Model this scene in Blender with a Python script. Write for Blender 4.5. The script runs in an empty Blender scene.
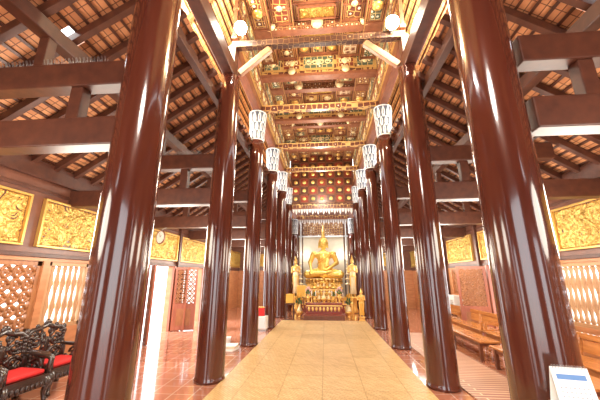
import bpy, math, random
from mathutils import Vector, Matrix, noise, Euler
random.seed(4)
sc=bpy.context.scene
COL=sc.collection
PI=math.pi
try:
    sc.view_settings.view_transform='Standard'
    sc.view_settings.exposure=0.38
except Exception: pass

# ------------------------------------------------------------ materials
def mat(name, col, rough=0.5, metal=0.0, coat=0.0, emit=None, es=0.0):
    m=bpy.data.materials.new(name); m.use_nodes=True
    b=m.node_tree.nodes['Principled BSDF']
    b.inputs['Base Color'].default_value=(*col,1)
    b.inputs['Roughness'].default_value=rough
    b.inputs['Metallic'].default_value=metal
    b.inputs['Coat Weight'].default_value=coat
    b.inputs['Coat Roughness'].default_value=0.06
    if emit:
        b.inputs['Emission Color'].default_value=(*emit,1)
        b.inputs['Emission Strength'].default_value=es
    return m
def nodes(m): return m.node_tree.nodes, m.node_tree.links, m.node_tree.nodes['Principled BSDF']
def grainy(name,c1,c2,rough=0.4,scale=(2,2,14),metal=0,coat=0,bump=0.0,nscale=3.0):
    m=mat(name,c1,rough,metal,coat); n,l,b=nodes(m)
    tc=n.new('ShaderNodeTexCoord'); mp=n.new('ShaderNodeMapping'); mp.inputs['Scale'].default_value=scale
    nz=n.new('ShaderNodeTexNoise'); nz.inputs['Scale'].default_value=nscale; nz.inputs['Detail'].default_value=5
    cr=n.new('ShaderNodeValToRGB'); cr.color_ramp.elements[0].position=.3; cr.color_ramp.elements[1].position=.7
    cr.color_ramp.elements[0].color=(*c1,1); cr.color_ramp.elements[1].color=(*c2,1)
    l.new(tc.outputs['Object'],mp.inputs[0]); l.new(mp.outputs[0],nz.inputs['Vector'])
    l.new(nz.outputs['Fac'],cr.inputs[0]); l.new(cr.outputs[0],b.inputs['Base Color'])
    return m
def bricky(name,c1,c2,cm,bw,bh,mortar,rough=.4,offset=.5,bump=.3,coat=0,rot=0,seam=None,seamcol=(.3,.2,.1)):
    m=mat(name,c1,rough,0,coat); n,l,b=nodes(m)
    tc=n.new('ShaderNodeTexCoord'); mp=n.new('ShaderNodeMapping'); mp.inputs['Rotation'].default_value=(0,0,rot)
    br=n.new('ShaderNodeTexBrick'); br.inputs['Scale'].default_value=1.0
    br.inputs['Color1'].default_value=(*c1,1); br.inputs['Color2'].default_value=(*c2,1); br.inputs['Mortar'].default_value=(*cm,1)
    br.inputs['Brick Width'].default_value=bw; br.inputs['Row Height'].default_value=bh
    br.inputs['Mortar Size'].default_value=mortar; br.offset=offset
    l.new(tc.outputs['Object'],mp.inputs[0]); l.new(mp.outputs[0],br.inputs['Vector'])
    out=br.outputs['Color']
    if seam:
        b2=n.new('ShaderNodeTexBrick'); b2.offset=0; b2.inputs['Scale'].default_value=1
        b2.inputs['Color1'].default_value=(1,1,1,1); b2.inputs['Color2'].default_value=(.88,.86,.82,1); b2.inputs['Mortar'].default_value=(*seamcol,1)
        b2.inputs['Brick Width'].default_value=seam; b2.inputs['Row Height'].default_value=seam; b2.inputs['Mortar Size'].default_value=.010; b2.inputs['Mortar Smooth'].default_value=.3
        l.new(tc.outputs['Object'],b2.inputs['Vector'])
        mx=n.new('ShaderNodeMixRGB'); mx.blend_type='MULTIPLY'; mx.inputs[0].default_value=1
        l.new(out,mx.inputs[1]); l.new(b2.outputs['Color'],mx.inputs[2]); out=mx.outputs[0]
    l.new(out,b.inputs['Base Color'])
    bp=n.new('ShaderNodeBump'); bp.invert=True; bp.inputs['Strength'].default_value=bump; bp.inputs['Distance'].default_value=.01
    l.new(br.outputs['Fac'],bp.inputs['Height']); l.new(bp.outputs[0],b.inputs['Normal'])
    return m
def stencil(name,base,ink,scale=9,rough=.4,th=.16,ink2=None):
    m=mat(name,base,rough); n,l,b=nodes(m)
    tc=n.new('ShaderNodeTexCoord'); v=n.new('ShaderNodeTexVoronoi'); v.feature='DISTANCE_TO_EDGE'; v.inputs['Scale'].default_value=scale; v.inputs['Randomness'].default_value=.35
    v2=n.new('ShaderNodeTexVoronoi'); v2.inputs['Scale'].default_value=scale; v2.inputs['Randomness'].default_value=.35
    a=n.new('ShaderNodeMath'); a.operation='LESS_THAN'; a.inputs[1].default_value=th*.35
    c=n.new('ShaderNodeMath'); c.operation='LESS_THAN'; c.inputs[1].default_value=th*1.4
    l.new(tc.outputs['Object'],v.inputs['Vector']); l.new(tc.outputs['Object'],v2.inputs['Vector'])
    l.new(v.outputs['Distance'],a.inputs[0]); l.new(v2.outputs['Distance'],c.inputs[0])
    mc=n.new('ShaderNodeMixRGB'); mc.inputs[1].default_value=(*base,1); mc.inputs[2].default_value=(*ink,1)
    m2=n.new('ShaderNodeMixRGB'); m2.inputs[2].default_value=(*(ink2 or ink),1)
    l.new(a.outputs[0],mc.inputs[0]); l.new(mc.outputs[0],m2.inputs[1]); l.new(c.outputs[0],m2.inputs[0])
    l.new(m2.outputs[0],b.inputs['Base Color']); return m

LAC=grainy('lacquer_column',(.062,.0135,.008),(.092,.022,.012),.14,(1,1,.3),0,.5,nscale=2)
BEAM=grainy('dark_red_beam',(.056,.017,.010),(.098,.031,.016),.42,(3,3,3),0,0)
BEAML=grainy('rib_wood',(.20,.068,.036),(.30,.115,.060),.4,(3,3,3))
BEAMD=stencil('front_beam_decorated',(.06,.018,.010),(.22,.12,.045),9,.55,.12,(.34,.25,.14))
BRACE=grainy('tan_brace_wood',(.28,.13,.065),(.38,.19,.10),.45,(3,3,3))
BEAMF=stencil('patterned_beam',(.16,.052,.030),(.46,.27,.11),8,.45,.15,(.74,.64,.46))
DARK=grainy('dark_ceiling_wood',(.060,.020,.011),(.11,.036,.018),.4)
STEN=stencil('gilt_stencil',(.12,.035,.022),(.56,.34,.12),6,.4,.16,(.78,.70,.54))
STENR=stencil('gilt_stencil_red',(.19,.04,.024),(.60,.38,.13),6,.4,.18,(.80,.68,.44))
TEAL=stencil('green_inlay_panel',(.075,.10,.07),(.55,.42,.20),6,.4,.17,(.80,.76,.64))
CREAMP=stencil('cream_inlay_panel',(.42,.27,.16),(.74,.66,.50),6,.4,.20,(.16,.05,.03))
WOOD=grainy('brown_wood',(.14,.045,.02),(.22,.075,.034),.35,(8,2,2))
ORW=grainy('orange_brown_wood',(.26,.095,.032),(.38,.15,.055),.4,(6,6,2))
BENCH=grainy('bench_wood',(.38,.135,.036),(.54,.22,.065),.25,(8,1,8),0,.3)
WALLM=grainy('wall_stain',(.11,.040,.025),(.17,.063,.037),.4,(2,2,2))
WALLO=grainy('wall_orange',(.40,.155,.062),(.54,.23,.10),.4,(1,1,4))
GOLD=mat('gold',(.86,.53,.15),.3,.7)
GOLDB=mat('gold_leaf_bright',(.92,.60,.19),.32,.6)
GOLDY=mat('smooth_yellow_gold',(1.0,.66,.16),.25,.45)
GOLDC=mat('ceiling_gilt',(.64,.40,.14),.4,.3)
GOLDP=mat('pale_rosette_gilt',(.84,.70,.42),.4,.3)
GOLDF=mat('antique_gold_frame',(.66,.40,.11),.35,.6)
GOLDR=grainy('gold_relief',(.24,.13,.026),(.78,.50,.13),.38,(16,16,16),.5)
WHITE=mat('white_paint',(.85,.84,.80),.4)
SILV=mat('silver_white',(.72,.73,.73),.4,.05)
SLATE=mat('blue_grey_ground',(.09,.105,.14),.4)
PGOLD=mat('pale_gilt',(.85,.70,.42),.35,.45)
RED=mat('red_cloth',(.62,.02,.02),.7)
REDP=grainy('red_paint',(.20,.03,.018),(.32,.055,.03),.3,(4,4,4))
SHUT=grainy('shutter_red',(.28,.075,.038),(.38,.12,.062),.35,(6,6,1))
BLACKW=mat('black_rosewood',(.034,.016,.011),.25,0,.3)
CREAM=mat('turned_wood',(.46,.25,.12),.45)
TILE=bricky('floor_tiles',(.48,.19,.115),(.39,.145,.085),(.66,.47,.38),.30,.30,.006,.10,0,.08,.5)
MATW=bricky('woven_mat',(.84,.58,.28),(.66,.43,.185),(.46,.28,.11),.13,.035,.005,.5,.5,.5,0,PI/4,.60,(.74,.68,.58))
MATR=bricky('striped_mat',(.40,.17,.09),(.30,.10,.05),(.66,.44,.27),2.2,.09,.012,.5,.5,.3)
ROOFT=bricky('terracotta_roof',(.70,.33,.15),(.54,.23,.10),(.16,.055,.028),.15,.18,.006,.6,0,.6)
ROOFY=bricky('roof_lamplight_tint',(.95,.68,.34),(.85,.55,.24),(.35,.12,.05),.18,.18,.008,.6,0,.6)  # terracotta lightened and yellowed: the lamp glow is put into the colour
GROUND=grainy('outside_paving',(.68,.67,.64),(.80,.79,.76),.8)
BULB=mat('lamp_glass',(1,1,1),.3,emit=(1,.93,.74),es=120)
BLUE=mat('blue_print',(.12,.25,.5),.5)
GREEN=mat('leaf_green',(.06,.16,.05),.5)
PINK=mat('pale_flower',(.8,.5,.5),.6)
YEL=mat('yellow_cloth',(.80,.45,.07),.6)
GREY=mat('grey_metal',(.35,.35,.36),.3,.6)
PALE=grainy('plain_backdrop',(.56,.49,.37),(.66,.59,.46),.6,(.6,.6,.6))

# ------------------------------------------------------------ geometry
class Geo:
    def __init__(s): s.v=[];s.f=[];s.m=[];s.s=[]
    def add(s,v,f,m=0,sm=False):
        o=len(s.v); s.v+= [tuple(a) for a in v]
        for q in f: s.f.append([i+o for i in q]); s.m.append(m); s.s.append(sm)
    def box(s,c,d,m=0,R=None):
        vs=[]
        for x in(-.5,.5):
            for y in(-.5,.5):
                for z in(-.5,.5):
                    p=Vector((x*d[0],y*d[1],z*d[2]))
                    if R is not None: p=R@p
                    vs.append(p+Vector(c))
        s.add(vs,[(0,1,3,2),(4,6,7,5),(0,4,5,1),(2,3,7,6),(0,2,6,4),(1,5,7,3)],m)
    def bx(s,x0,x1,y0,y1,z0,z1,m=0):
        s.box(((x0+x1)/2,(y0+y1)/2,(z0+z1)/2),(x1-x0,y1-y0,z1-z0),m)
    def beam(s,a,b,w,h,m=0):
        a=Vector(a);b=Vector(b);d=b-a;L=d.length;y=d.normalized()
        up=Vector((0,0,1)) if abs(y.z)<.95 else Vector((0,1,0))
        x=y.cross(up).normalized(); z=x.cross(y)
        s.box((a+b)/2,(w,L,h),m,Matrix((x,y,z)).transposed())
    def lathe(s,pr,seg=24,c=(0,0,0),m=0,sm=True,R=None,sx=1,sy=1):
        vs=[];fs=[];n=len(pr)
        for r,z in pr:
            for i in range(seg):
                a=2*PI*i/seg; p=Vector((r*math.cos(a)*sx,r*math.sin(a)*sy,z))
                if R is not None: p=R@p
                vs.append(p+Vector(c))
        for j in range(n-1):
            for i in range(seg):
                k=(i+1)%seg; fs.append((j*seg+i,j*seg+k,(j+1)*seg+k,(j+1)*seg+i))
        fs.append(tuple(range(seg))[::-1]); fs.append(tuple((n-1)*seg+i for i in range(seg)))
        s.add(vs,fs,m,sm)
    def ell(s,c,r,m=0,R=None,seg=16,rings=10):
        pr=[(max(.02,math.sin(PI*j/rings)),-math.cos(PI*j/rings)) for j in range(rings+1)]
        D=Matrix.Diagonal(Vector(r)); M=D if R is None else R@D
        s.lathe(pr,seg,c,m,True,M)
    def tube(s,pts,rads,seg=10,m=0,sm=True):
        pts=[Vector(p) for p in pts]; n=len(pts)
        if not hasattr(rads,'__len__'): rads=[rads]*n
        vs=[];fs=[]; prev=None
        for i,p in enumerate(pts):
            t=(pts[min(i+1,n-1)]-pts[max(i-1,0)]).normalized()
            if prev is None:
                u=t.cross(Vector((0,0,1))); 
                if u.length<.05: u=t.cross(Vector((0,1,0)))
            else: u=prev-t*prev.dot(t)
            u.normalize(); prev=u; w=t.cross(u)
            for k in range(seg):
                a=2*PI*k/seg; vs.append(p+(u*math.cos(a)+w*math.sin(a))*rads[i])
        for j in range(n-1):
            for k in range(seg):
                q=(k+1)%seg; fs.append((j*seg+k,j*seg+q,(j+1)*seg+q,(j+1)*seg+k))
        fs.append(tuple(range(seg))[::-1]); fs.append(tuple((n-1)*seg+i for i in range(seg)))
        s.add(vs,fs,m,sm)
    def cap(s,a,b,ra,rb,m=0,seg=12):
        a=Vector(a);b=Vector(b)
        pts=[a.lerp(b,t/6) for t in range(7)]
        s.tube(pts,[ra+(rb-ra)*t/6 for t in range(7)],seg,m)
        s.ell(a,(ra,)*3,m,None,12,8); s.ell(b,(rb,)*3,m,None,12,8)
    def obj(s,name,mats,parent=None,loc=(0,0,0),rot=(0,0,0),bevel=0):
        me=bpy.data.meshes.new(name); me.from_pydata(s.v,[],s.f)
        if not isinstance(mats,(list,tuple)): mats=[mats]
        for m in mats: me.materials.append(m)
        me.polygons.foreach_set('material_index',s.m); me.polygons.foreach_set('use_smooth',s.s)
        me.update()
        o=bpy.data.objects.new(name,me); COL.objects.link(o); o.location=loc; o.rotation_euler=rot
        if parent: o.parent=parent
        if bevel:
            b=o.modifiers.new('bevel','BEVEL'); b.width=bevel; b.segments=2; b.limit_method='ANGLE'
        return o
def empty(name,loc=(0,0,0),rot=(0,0,0)):
    e=bpy.data.objects.new(name,None); e.empty_display_size=.2; COL.objects.link(e); e.location=loc; e.rotation_euler=rot; return e
def tag(o,label,cat,group=None,kind=None):
    o['label']=label;o['category']=cat
    if group:o['group']=group
    if kind:o['kind']=kind
    return o
def struct(o): o['kind']='structure'; return o
def dup(o,loc=None,rot=None,parent=None,scale=None):
    c=o.copy(); COL.objects.link(c)
    if parent is not None: c.parent=parent
    for ch in list(o.children): dup(ch,parent=c)
    if loc is not None:c.location=loc
    if rot is not None:c.rotation_euler=rot
    if scale is not None:c.scale=scale
    return c

HX=1.8; CD=[2.6,5.1,7.6,10.15,12.7,15.2]; WX=4.75
# ------------------------------------------------------------ shell
g=Geo(); g.bx(-WX-.15,WX+.15,-5,21,-.2,0); struct(g.obj('floor',TILE))
g=Geo(); g.bx(-40,40,-30,50,-.45,-.25); o=g.obj('ground',GROUND); tag(o,'pale paving outside the temple','ground',kind='structure')

def wall(name,side,ops):
    g=Geo(); ops=sorted(ops); x0=side*WX; x1=side*(WX+.16); a,b=min(x0,x1),max(x0,x1)
    y=-1.0; H=3.56
    for (d0,d1,z0,z1) in ops:
        g.bx(a,b,y,d0,0,1.93,1); g.bx(a,b,y,d0,1.93,H,0)
        if z0>0: g.bx(a,b,d0,d1,0,z0,1)
        if z1<1.93: g.bx(a,b,d0,d1,z1,1.93,1)
        g.bx(a,b,d0,d1,1.93,H,0)
        y=d1
    g.bx(a,b,y,20.5,0,1.93,1); g.bx(a,b,y,20.5,1.93,H,0)
    return struct(g.obj(name,[WALLM,WALLO]))
opsL=[(.2,1.6,.7,1.85),(2.3,4.78,.7,1.85),(4.9,5.8,.7,1.85),(7.85,9.2,0,1.9),(9.9,11.5,0,1.9),(12.5,13.8,.7,1.85)]
opsR=[(.2,1.6,.7,1.85),(2.3,4.1,.7,1.85),(4.65,6.6,.7,1.85),(7.5,9.0,0,1.9),(9.75,11.6,1.0,1.85),(12.3,14.1,.7,1.85)]
wall('wall_left',-1,opsL); wall('wall_right',1,opsR)
g=Geo(); g.bx(-WX-.15,WX+.15,20.4,20.6,0,9); struct(g.obj('wall_back',DARK))
g=Geo(); Y0,Y1=-1.6,-1.4
for a,b,z0,z1 in((-4.9,-3.9,0,3.5),(-2.7,-1.35,0,3.5),(1.35,2.7,0,3.5),(3.9,4.9,0,3.5),(-3.9,-2.7,2.3,3.5),(2.7,3.9,2.3,3.5),(-1.35,1.35,3.1,3.5),(-3.4,3.4,3.5,8.8)):
    g.bx(a,b,Y0,Y1,z0,z1,0)
struct(g.obj('wall_front',WALLM))
for s,nm in((-1,'wall_shrine_left'),(1,'wall_shrine_right')):
    g=Geo(); a,b=sorted((s*2.3,s*WX)); g.bx(a,b,16.6,16.75,0,1.93,1); g.bx(a,b,16.6,16.75,1.93,5,0); struct(g.obj(nm,[WALLM,WALLO]))
for s,nm in((-1,'left'),(1,'right')):
    g=Geo()
    g.bx(*sorted((s*(WX-.03),s*WX)),-1,20.4,1.91,1.98); g.bx(*sorted((s*(WX-.03),s*WX)),-1,20.4,2.99,3.05)
    g.bx(*sorted((s*(WX-.08),s*WX)),-1,20.4,3.2,3.5)
    struct(g.obj('trim_1' if s<0 else 'trim_2',BEAM,bevel=.006))

PD=[1.88,4.4,6.9,9.42,11.95,14.5]
g=Geo(); g.box((0,0,1.6),(.08,.11,3.2)); g.box((0,0,.12),(.1,.14,.24)); g.box((0,0,3.12),(.1,.15,.12))
pil=g.obj('wall_post',BEAM,loc=(-WX+.05,PD[0],0),bevel=.01)
tag(pil,'slim dark lacquered wooden post against the side wall','post','posts along the side walls')
for s in(-1,1):
    for d in PD:
        if (s==-1 and d in(PD[0],4.4)) or (s==1 and d==6.9): continue
        dup(pil,(s*(WX-.05),d,0))
g=Geo(); g.box((0,0,1.6),(.2,.34,3.2)); g.box((0,0,.12),(.24,.38,.24)); g.box((0,0,3.1),(.26,.4,.12))
o=g.obj('wall_post',BEAM,loc=(WX-.11,6.8,0),bevel=.012); tag(o,'broad dark wooden post beside the doorway','post','posts along the side walls')

# ------------------------------------------------------------ roofs
def frame(side,low,high,d0):
    a=Vector((side*low[0],d0,low[1])); b=Vector((side*high[0],d0,high[1]))
    X=Vector((0,1,0)); Y=(b-a).normalized(); Z=X.cross(Y)
    M=Matrix((X,Y,Z)).transposed().to_4x4(); M.translation=a
    return M,(b-a).length,(1 if side<0 else -1)
def roof(name,side,low,high,d0,d1,material,hole=None,bat=.3):
    M,L,n=frame(side,low,high,d0)
    g=Geo(); W=d1-d0
    xs=[0,W]; ys=[0,L]
    if hole: xs=[0,hole[0]-d0,hole[1]-d0,W]; ys=[0,hole[2],hole[3],L]
    for i in range(len(xs)-1):
        for j in range(len(ys)-1):
            if hole and i==1 and j==1: continue
            g.bx(xs[i],xs[i+1],ys[j],ys[j+1],-.02,.02,0)
    y=.1
    while y<L:
        lo,hi=sorted((n*.02,n*.05))
        if not(hole and hole[2]<y<hole[3]): g.bx(0,W,y-.018,y+.018,lo,hi,1)
        else:
            g.bx(0,hole[0]-d0,y-.018,y+.018,lo,hi,1); g.bx(hole[1]-d0,W,y-.018,y+.018,lo,hi,1)
        y+=bat
    o=g.obj(name,[material,BEAM]); o.matrix_world=M; struct(o)
    return M,L,n
def rafters(M,L,n,ds,d0,material,lab,grp):
    g=Geo(); g.bx(-.042,.042,0,L,-.055,.055)
    first=None
    for d in ds:
        T=M@Matrix.Translation((d-d0,0,n*.11))
        if first is None: o=g.obj('rafter',material,bevel=.006); first=o
        else: o=first.copy(); COL.objects.link(o)
        o.matrix_world=T; tag(o,lab,'rafter',grp)
for s,nm in((-1,'ceiling_aisle_left'),(1,'ceiling_aisle_right')):
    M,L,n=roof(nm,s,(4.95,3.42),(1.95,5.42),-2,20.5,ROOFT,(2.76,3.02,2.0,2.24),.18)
    rafters(M,L,n,[.35+.42*i for i in range(39)],-2,BEAM,'dark red wooden rafter under the terracotta aisle roof','aisle rafters')
for s,nm in((-1,'ceiling_nave_left'),(1,'ceiling_nave_right')):
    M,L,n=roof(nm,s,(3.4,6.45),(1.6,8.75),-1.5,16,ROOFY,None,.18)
    rafters(M,L,n,[1+.5*i for i in range(9)],-1.5,WOOD,'brown wooden rafter under the lamp-lit upper roof','upper rafters')
g=Geo(); g.bx(-1.75,1.75,-1.5,16,8.75,8.85); struct(g.obj('ceiling_ridge',DARK))
g=Geo(); g.bx(-.08,.08,-1,16.5,-.09,.09)
for i,(x,z) in enumerate([(-3.1,4.36),(3.1,4.36)]):
    o=g.obj('purlin',BEAM,loc=(x,0,z),bevel=.01); tag(o,'long dark red purlin carried on short struts above the aisle','beam','aisle purlins')

# ------------------------------------------------------------ columns
def shaft(h,r0,r1):
    g=Geo(); g.lathe([(r0*1.06,0),(r0*1.06,.04),(r0*1.01,.06),(r0,.08)]+[(r0+(r1-r0)*t/12,.08+(h-.08)*t/12) for t in range(1,13)],48); return g
def capital_geo(h=.9,r=.2):
    g=Geo()
    def R_(z): t=z/h; return r*(1.0+.03*t+.22*t*t)
    g.lathe([(r*.98,0)]+[(R_(h*q/10),h*q/10) for q in range(11)],32,m=1)
    for zz in(.0,.858): g.lathe([(R_(zz)*1.0,zz),(R_(zz)*1.04,zz+.008),(R_(zz)*1.04,zz+.028),(R_(zz)*1.0,zz+.036)],32,m=0)
    for row,(z0,ph,n,w) in enumerate(((.04,.27,11,.038),(.28,.28,11,.041),(.53,.32,11,.046))):
        for i in range(n):
            a=2*PI*(i+.5*(row%2))/n; R=Matrix.Rotation(a,3,'Z')
            pr=[(0,-w*.6),(0,w*.6),(ph*.35,w),(ph*.65,w*.8),(ph,0),(ph*.65,-w*.8),(ph*.35,-w)]
            K=len(pr)
            out=[R@Vector((R_(z0+zz)+.014+.014*(zz/ph)**2,yy,z0+zz)) for zz,yy in pr]
            inn=[R@Vector((R_(z0+zz)-.006,yy*.85,z0+zz)) for zz,yy in pr]
            g.add(out+inn,[tuple(range(K)),tuple(range(2*K-1,K-1,-1))]+[(k,k+K,(k+1)%K+K,(k+1)%K) for k in range(K)],0)
            c=[R@Vector((R_(z0+zz)+.019+.014*(zz/ph)**2,yy,z0+zz)) for zz,yy in((ph*.2,-.009),(ph*.2,.009),(ph*.6,.013),(ph*.8,0),(ph*.6,-.013))]
            g.add(c,[(0,1,2,3,4)],1)
    return g
base=empty('column',(-HX,CD[0],0)); tag(base,'thick glossy dark red lacquered round column nearest the entrance','column','nave columns')
shaft(5.56,.238,.232).obj('shaft',LAC,base)
dup(base,(1.69,CD[0],0))
base=empty('column',(-HX,CD[1],0)); tag(base,'tall glossy dark red lacquered round column carrying the front bays','column','nave columns')
shaft(5.56,.23,.2).obj('shaft',LAC,base)
dup(base,(HX,CD[1],0))
b2=empty('column',(-HX,CD[2],0)); tag(b2,'glossy dark red column with a close-fitting white lotus-petal capital','column','nave columns')
shaft(5.34,.215,.19).obj('shaft',LAC,b2)
capital_geo(r=.195).obj('capital',[SILV,SLATE],b2,(0,0,5.34))
for s in(-1,1):
    for d in CD[2:]:
        if s==-1 and d==CD[2]: continue
        dup(b2,(s*HX,d,0))
b3=empty('column',(-1.72,17.7,0)); tag(b3,'shorter dark red shrine column with white lotus capital','column','shrine columns')
shaft(4.1,.2,.18).obj('shaft',LAC,b3); capital_geo(r=.185).obj('capital',[SILV,SLATE],b3,(0,0,4.1))
dup(b3,(1.72,17.7,0))

# ------------------------------------------------------------ aisle tie beams, struts
gl=Geo(); gl.bx(1.98,WX,-.10,.10,2.87,3.18)
gu=Geo(); gu.bx(1.98,4.05,-.09,.09,3.57,3.86)
gp=Geo(); gp.bx(-.07,.07,-.06,.06,0,.39)
gq=Geo(); gq.bx(-.06,.06,-.055,.055,0,.41)
firsts={}
for s in(-1,1):
    for d in CD:
        r=(0,0,PI if s<0 else 0)
        for key,gg,nm,lab in(('l',gl,'tie_beam','heavy dark red tie beam from column to side wall'),('u',gu,'tie_beam','upper dark red tie beam above the aisle')):
            if key not in firsts: firsts[key]=gg.obj(nm,BEAM,bevel=.012); o=firsts[key]
            else: o=dup(firsts[key])
            o.location=(0,d,0); o.rotation_euler=r; tag(o,lab,'beam','aisle tie beams')
        for key,gg,xx,zz in(('p',gp,2.55,3.18),('p',gp,3.7,3.18),('q',gq,3.1,3.86)):
            if key not in firsts: firsts[key]=gg.obj('strut',BEAM,bevel=.008); o=firsts[key]
            else: o=dup(firsts[key])
            o.location=(s*xx,d,zz); tag(o,'short dark red strut between roof beams','post','roof struts')
g=Geo()
for i in range(60):
    x=i*.032
    for dy in(-.05,0,.05): g.tube([(x,0,0),(x+.01*((i%3)-1),dy,.10)],.0028,4)
g.bx(-.01,1.9,-.015,.015,0,.006)
for k_,(x,z,d) in enumerate(((-4.02,3.862,2.6),(-4.0,3.862,5.1),(-4.65,3.182,2.6))):
    o=g.obj('bird_spikes',GREY,loc=(x,d,z)); o.scale=(.9 if k_<2 else .45,1,1)
    tag(o,'strip of thin metal bird spikes on top of a roof beam','bird spikes','bird spike strips','stuff')
for s in(-1,1):
    g=Geo(); g.bx(-.11,.11,-1.3,5.3,5.56,5.88)
    tag(g.obj('long_beam',BEAM,loc=(s*HX,0,0),bevel=.015),'long dark red beam on top of the front columns','beam','long beams')
    g=Geo(); g.bx(-.1,.1,5.25,15.3,6.24,6.52); g.bx(-.12,.12,5.25,15.3,6.52,6.56,1)
    tag(g.obj('long_beam',[WOOD,GOLDC],loc=(s*HX,0,0),bevel=.008),'gilt-edged brown beam above the column capitals','beam','long beams')
    g=Geo(); g.bx(-.06,.06,-1,17,5.2,5.38)
    tag(g.obj('wall_plate',BEAM,loc=(s*2.08,0,-.14),bevel=.01),'dark plate carrying the aisle rafters','beam','long beams')
    g=Geo(); g.bx(-.11,.11,-.11,.11,5.88,6.28)
    for d in(2.6,5.1): tag(g.obj('strut',BEAM,loc=(s*HX,d,0),bevel=.01),'square post block above the front column','post','roof struts')

def lotus(r=.13):
    g=Geo()
    g.ell((0,0,-r*.25),(r*.42,r*.42,r*.4),0,None,12,8)
    for ring,(n,rr,w,zz) in enumerate([(8,.55,.26,-.12),(10,.8,.24,-.03)]):
        for i in range(n):
            a=2*PI*(i+.5*ring)/n; R=Matrix.Rotation(a,3,'Z')@Matrix.Rotation(-.45,3,'Y')
            g.ell(Matrix.Rotation(a,3,'Z')@Vector((r*rr,0,r*zz)),(r*.34,r*w,r*.12),0,R,8,6)
    g.lathe([(r*1.05,.02),(r*1.05,-.01),(r*.7,-.03)],20)
    return g
LOT=lotus(.13); lots={}
def boss(loc,rot=(0,0,0),sc=1,lab='gilded lotus rosette fixed on the coffered ceiling',grp='ceiling rosettes',m=None):
    m=m or GOLDB
    if m.name not in lots: lots[m.name]=LOT.obj('lotus_rosette',m); o=lots[m.name]
    else: o=dup(lots[m.name])
    if m is GOLDP: lab=lab.replace('gilded','pale')
    o.location=loc;o.rotation_euler=rot;o.scale=(sc,)*3; tag(o,lab,'rosette',grp); return o
g=Geo(); g.bx(-HX,HX,-.07,.07,6.28,6.44,0)
g2=Geo(); g2.bx(-1.68,1.68,-.08,.08,6.28,6.44,0); g2.bx(-1.68,1.68,-.09,.09,6.44,6.465,1)
for d in CD[1:5]:
    o=(g if d<6 else g2).obj('cross_beam',[BEAMD if d<6 else STEN,GOLDC],loc=(0,d,0),bevel=.01) 
    tag(o,'dark decorated cross beam spanning between columns','beam','nave cross beams')
for s in(-1,1):
    g=Geo(); g.beam((s*1.62,5.1,5.66),(s*.98,5.1,6.24),.10,.13)
    tag(g.obj('brace',BRACE,bevel=.01),'tan wooden diagonal brace under the cross beam','brace','braces')

def frieze_geo():
    g=Geo(); g.bx(-1.72,1.72,-.06,.06,7.40,8.18,0)
    g.bx(-1.72,1.72,-.12,.12,7.38,7.48,1); g.bx(-1.72,1.72,-.09,.09,8.1,8.16,1); g.bx(-1.72,1.72,-.08,.08,7.60,7.63,2)
    xs=[-1.68,-1.1,-.5,.5,1.1,1.68]
    for kk,(a,b) in enumerate(zip(xs[:-1],xs[1:])):
        a+=.04;b-=.04
        g.bx(a,b,-.075,-.055,7.65,8.07,2)
        g.bx(a+.02,b-.02,-.085,-.07,7.67,8.05,3 if kk%2 else 5)
        c=(a+b)/2; w=(b-a)/2-.08
        for s in(-1,1):
            for q in range(2):
                pts=[(c+s*(w*.5*q+w*.25+w*.2*math.cos(t)),-.09,7.86+.09*math.sin(t)*(1-t/14)) for t in range(0,9)]
                g.tube(pts,.013,6,4)
        g.ell((c,-.09,7.86),(.075,.025,.11),4,None,10,6)
    return g
FG=frieze_geo(); f0=None
for d in CD[2:5]:
    if f0 is None: f0=FG.obj('frieze_panel',[STEN,BEAML,GOLDC,STENR,GOLDP,TEAL]); o=f0
    else:o=dup(f0)
    o.location=(0,d,0); tag(o,'carved red and green cross frieze with gilt scrolls','frieze','cross friezes')
    for x in(-.8,.8): boss((x,d-.14,7.54),(PI/2,0,0),.85,m=GOLDP)
g=Geo(); g.bx(-1.66,1.66,-.09,.09,7.86,8.18,0); g.bx(-1.66,1.66,-.10,.10,7.845,7.86,1)
for d in(6.35,8.88,11.43,13.95):
    o=g.obj('cross_beam',[BEAMF,BEAML],loc=(0,d,0)); tag(o,'patterned upper cross beam dividing the coffers','beam','ceiling ribs')
    for x in((-1.25,0,1.25) if d in(6.35,11.43) else (-.7,.7)): boss((x,d-.13,7.99),(PI/2+.3,0,0),1.1,m=GOLDP)
def side_geo():
    g=Geo(); g.bx(0,2.5,-.04,.04,6.62,8.18,0); 
    g.bx(0,2.5,-.06,.06,7.34,7.40,1); g.bx(0,2.5,-.07,.07,8.08,8.16,1); g.bx(0,2.5,-.06,.06,6.58,6.66,1)
    for z0,z1,spans in((6.74,7.26,((.06,.9,3),(.98,1.5,6),(1.58,2.42,3))),(7.48,8.02,((.06,.6,5),(.68,1.82,6),(1.9,2.42,5)))):
        for a,b,mm in spans:
            g.bx(a,b,.04,.055,z0,z1,2); g.bx(a+.02,b-.02,.05,.065,z0+.02,z1-.02,mm)
            c=(a+b)/2; zc_=(z0+z1)/2
            for cx in ((c,) if b-a<.7 else (c-.22,c+.22)):
                for i in range(8):
                    t=2*PI*i/8; g.ell((cx+.09*math.cos(t),.07,zc_+.09*math.sin(t)),(.042,.012,.042),4,None,8,5)
                g.ell((cx,.08,zc_),(.045,.025,.045),2,None,10,6)
    return g
SG=side_geo(); s0=None
for s in(-1,1):
    for k,d in enumerate(CD[1:5]):
        if s0 is None: s0=SG.obj('frieze_panel',[DARK,BEAML,GOLDC,STENR,GOLDP,STEN,TEAL]); o=s0
        else:o=dup(s0)
        if s<0: o.location=(-1.78,d+2.5,0); o.rotation_euler=(0,0,-PI/2)
        else: o.location=(1.78,d,0); o.rotation_euler=(0,0,PI/2)
        tag(o,'side frieze of red and green panels with gilt medallions','frieze','side friezes')

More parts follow.
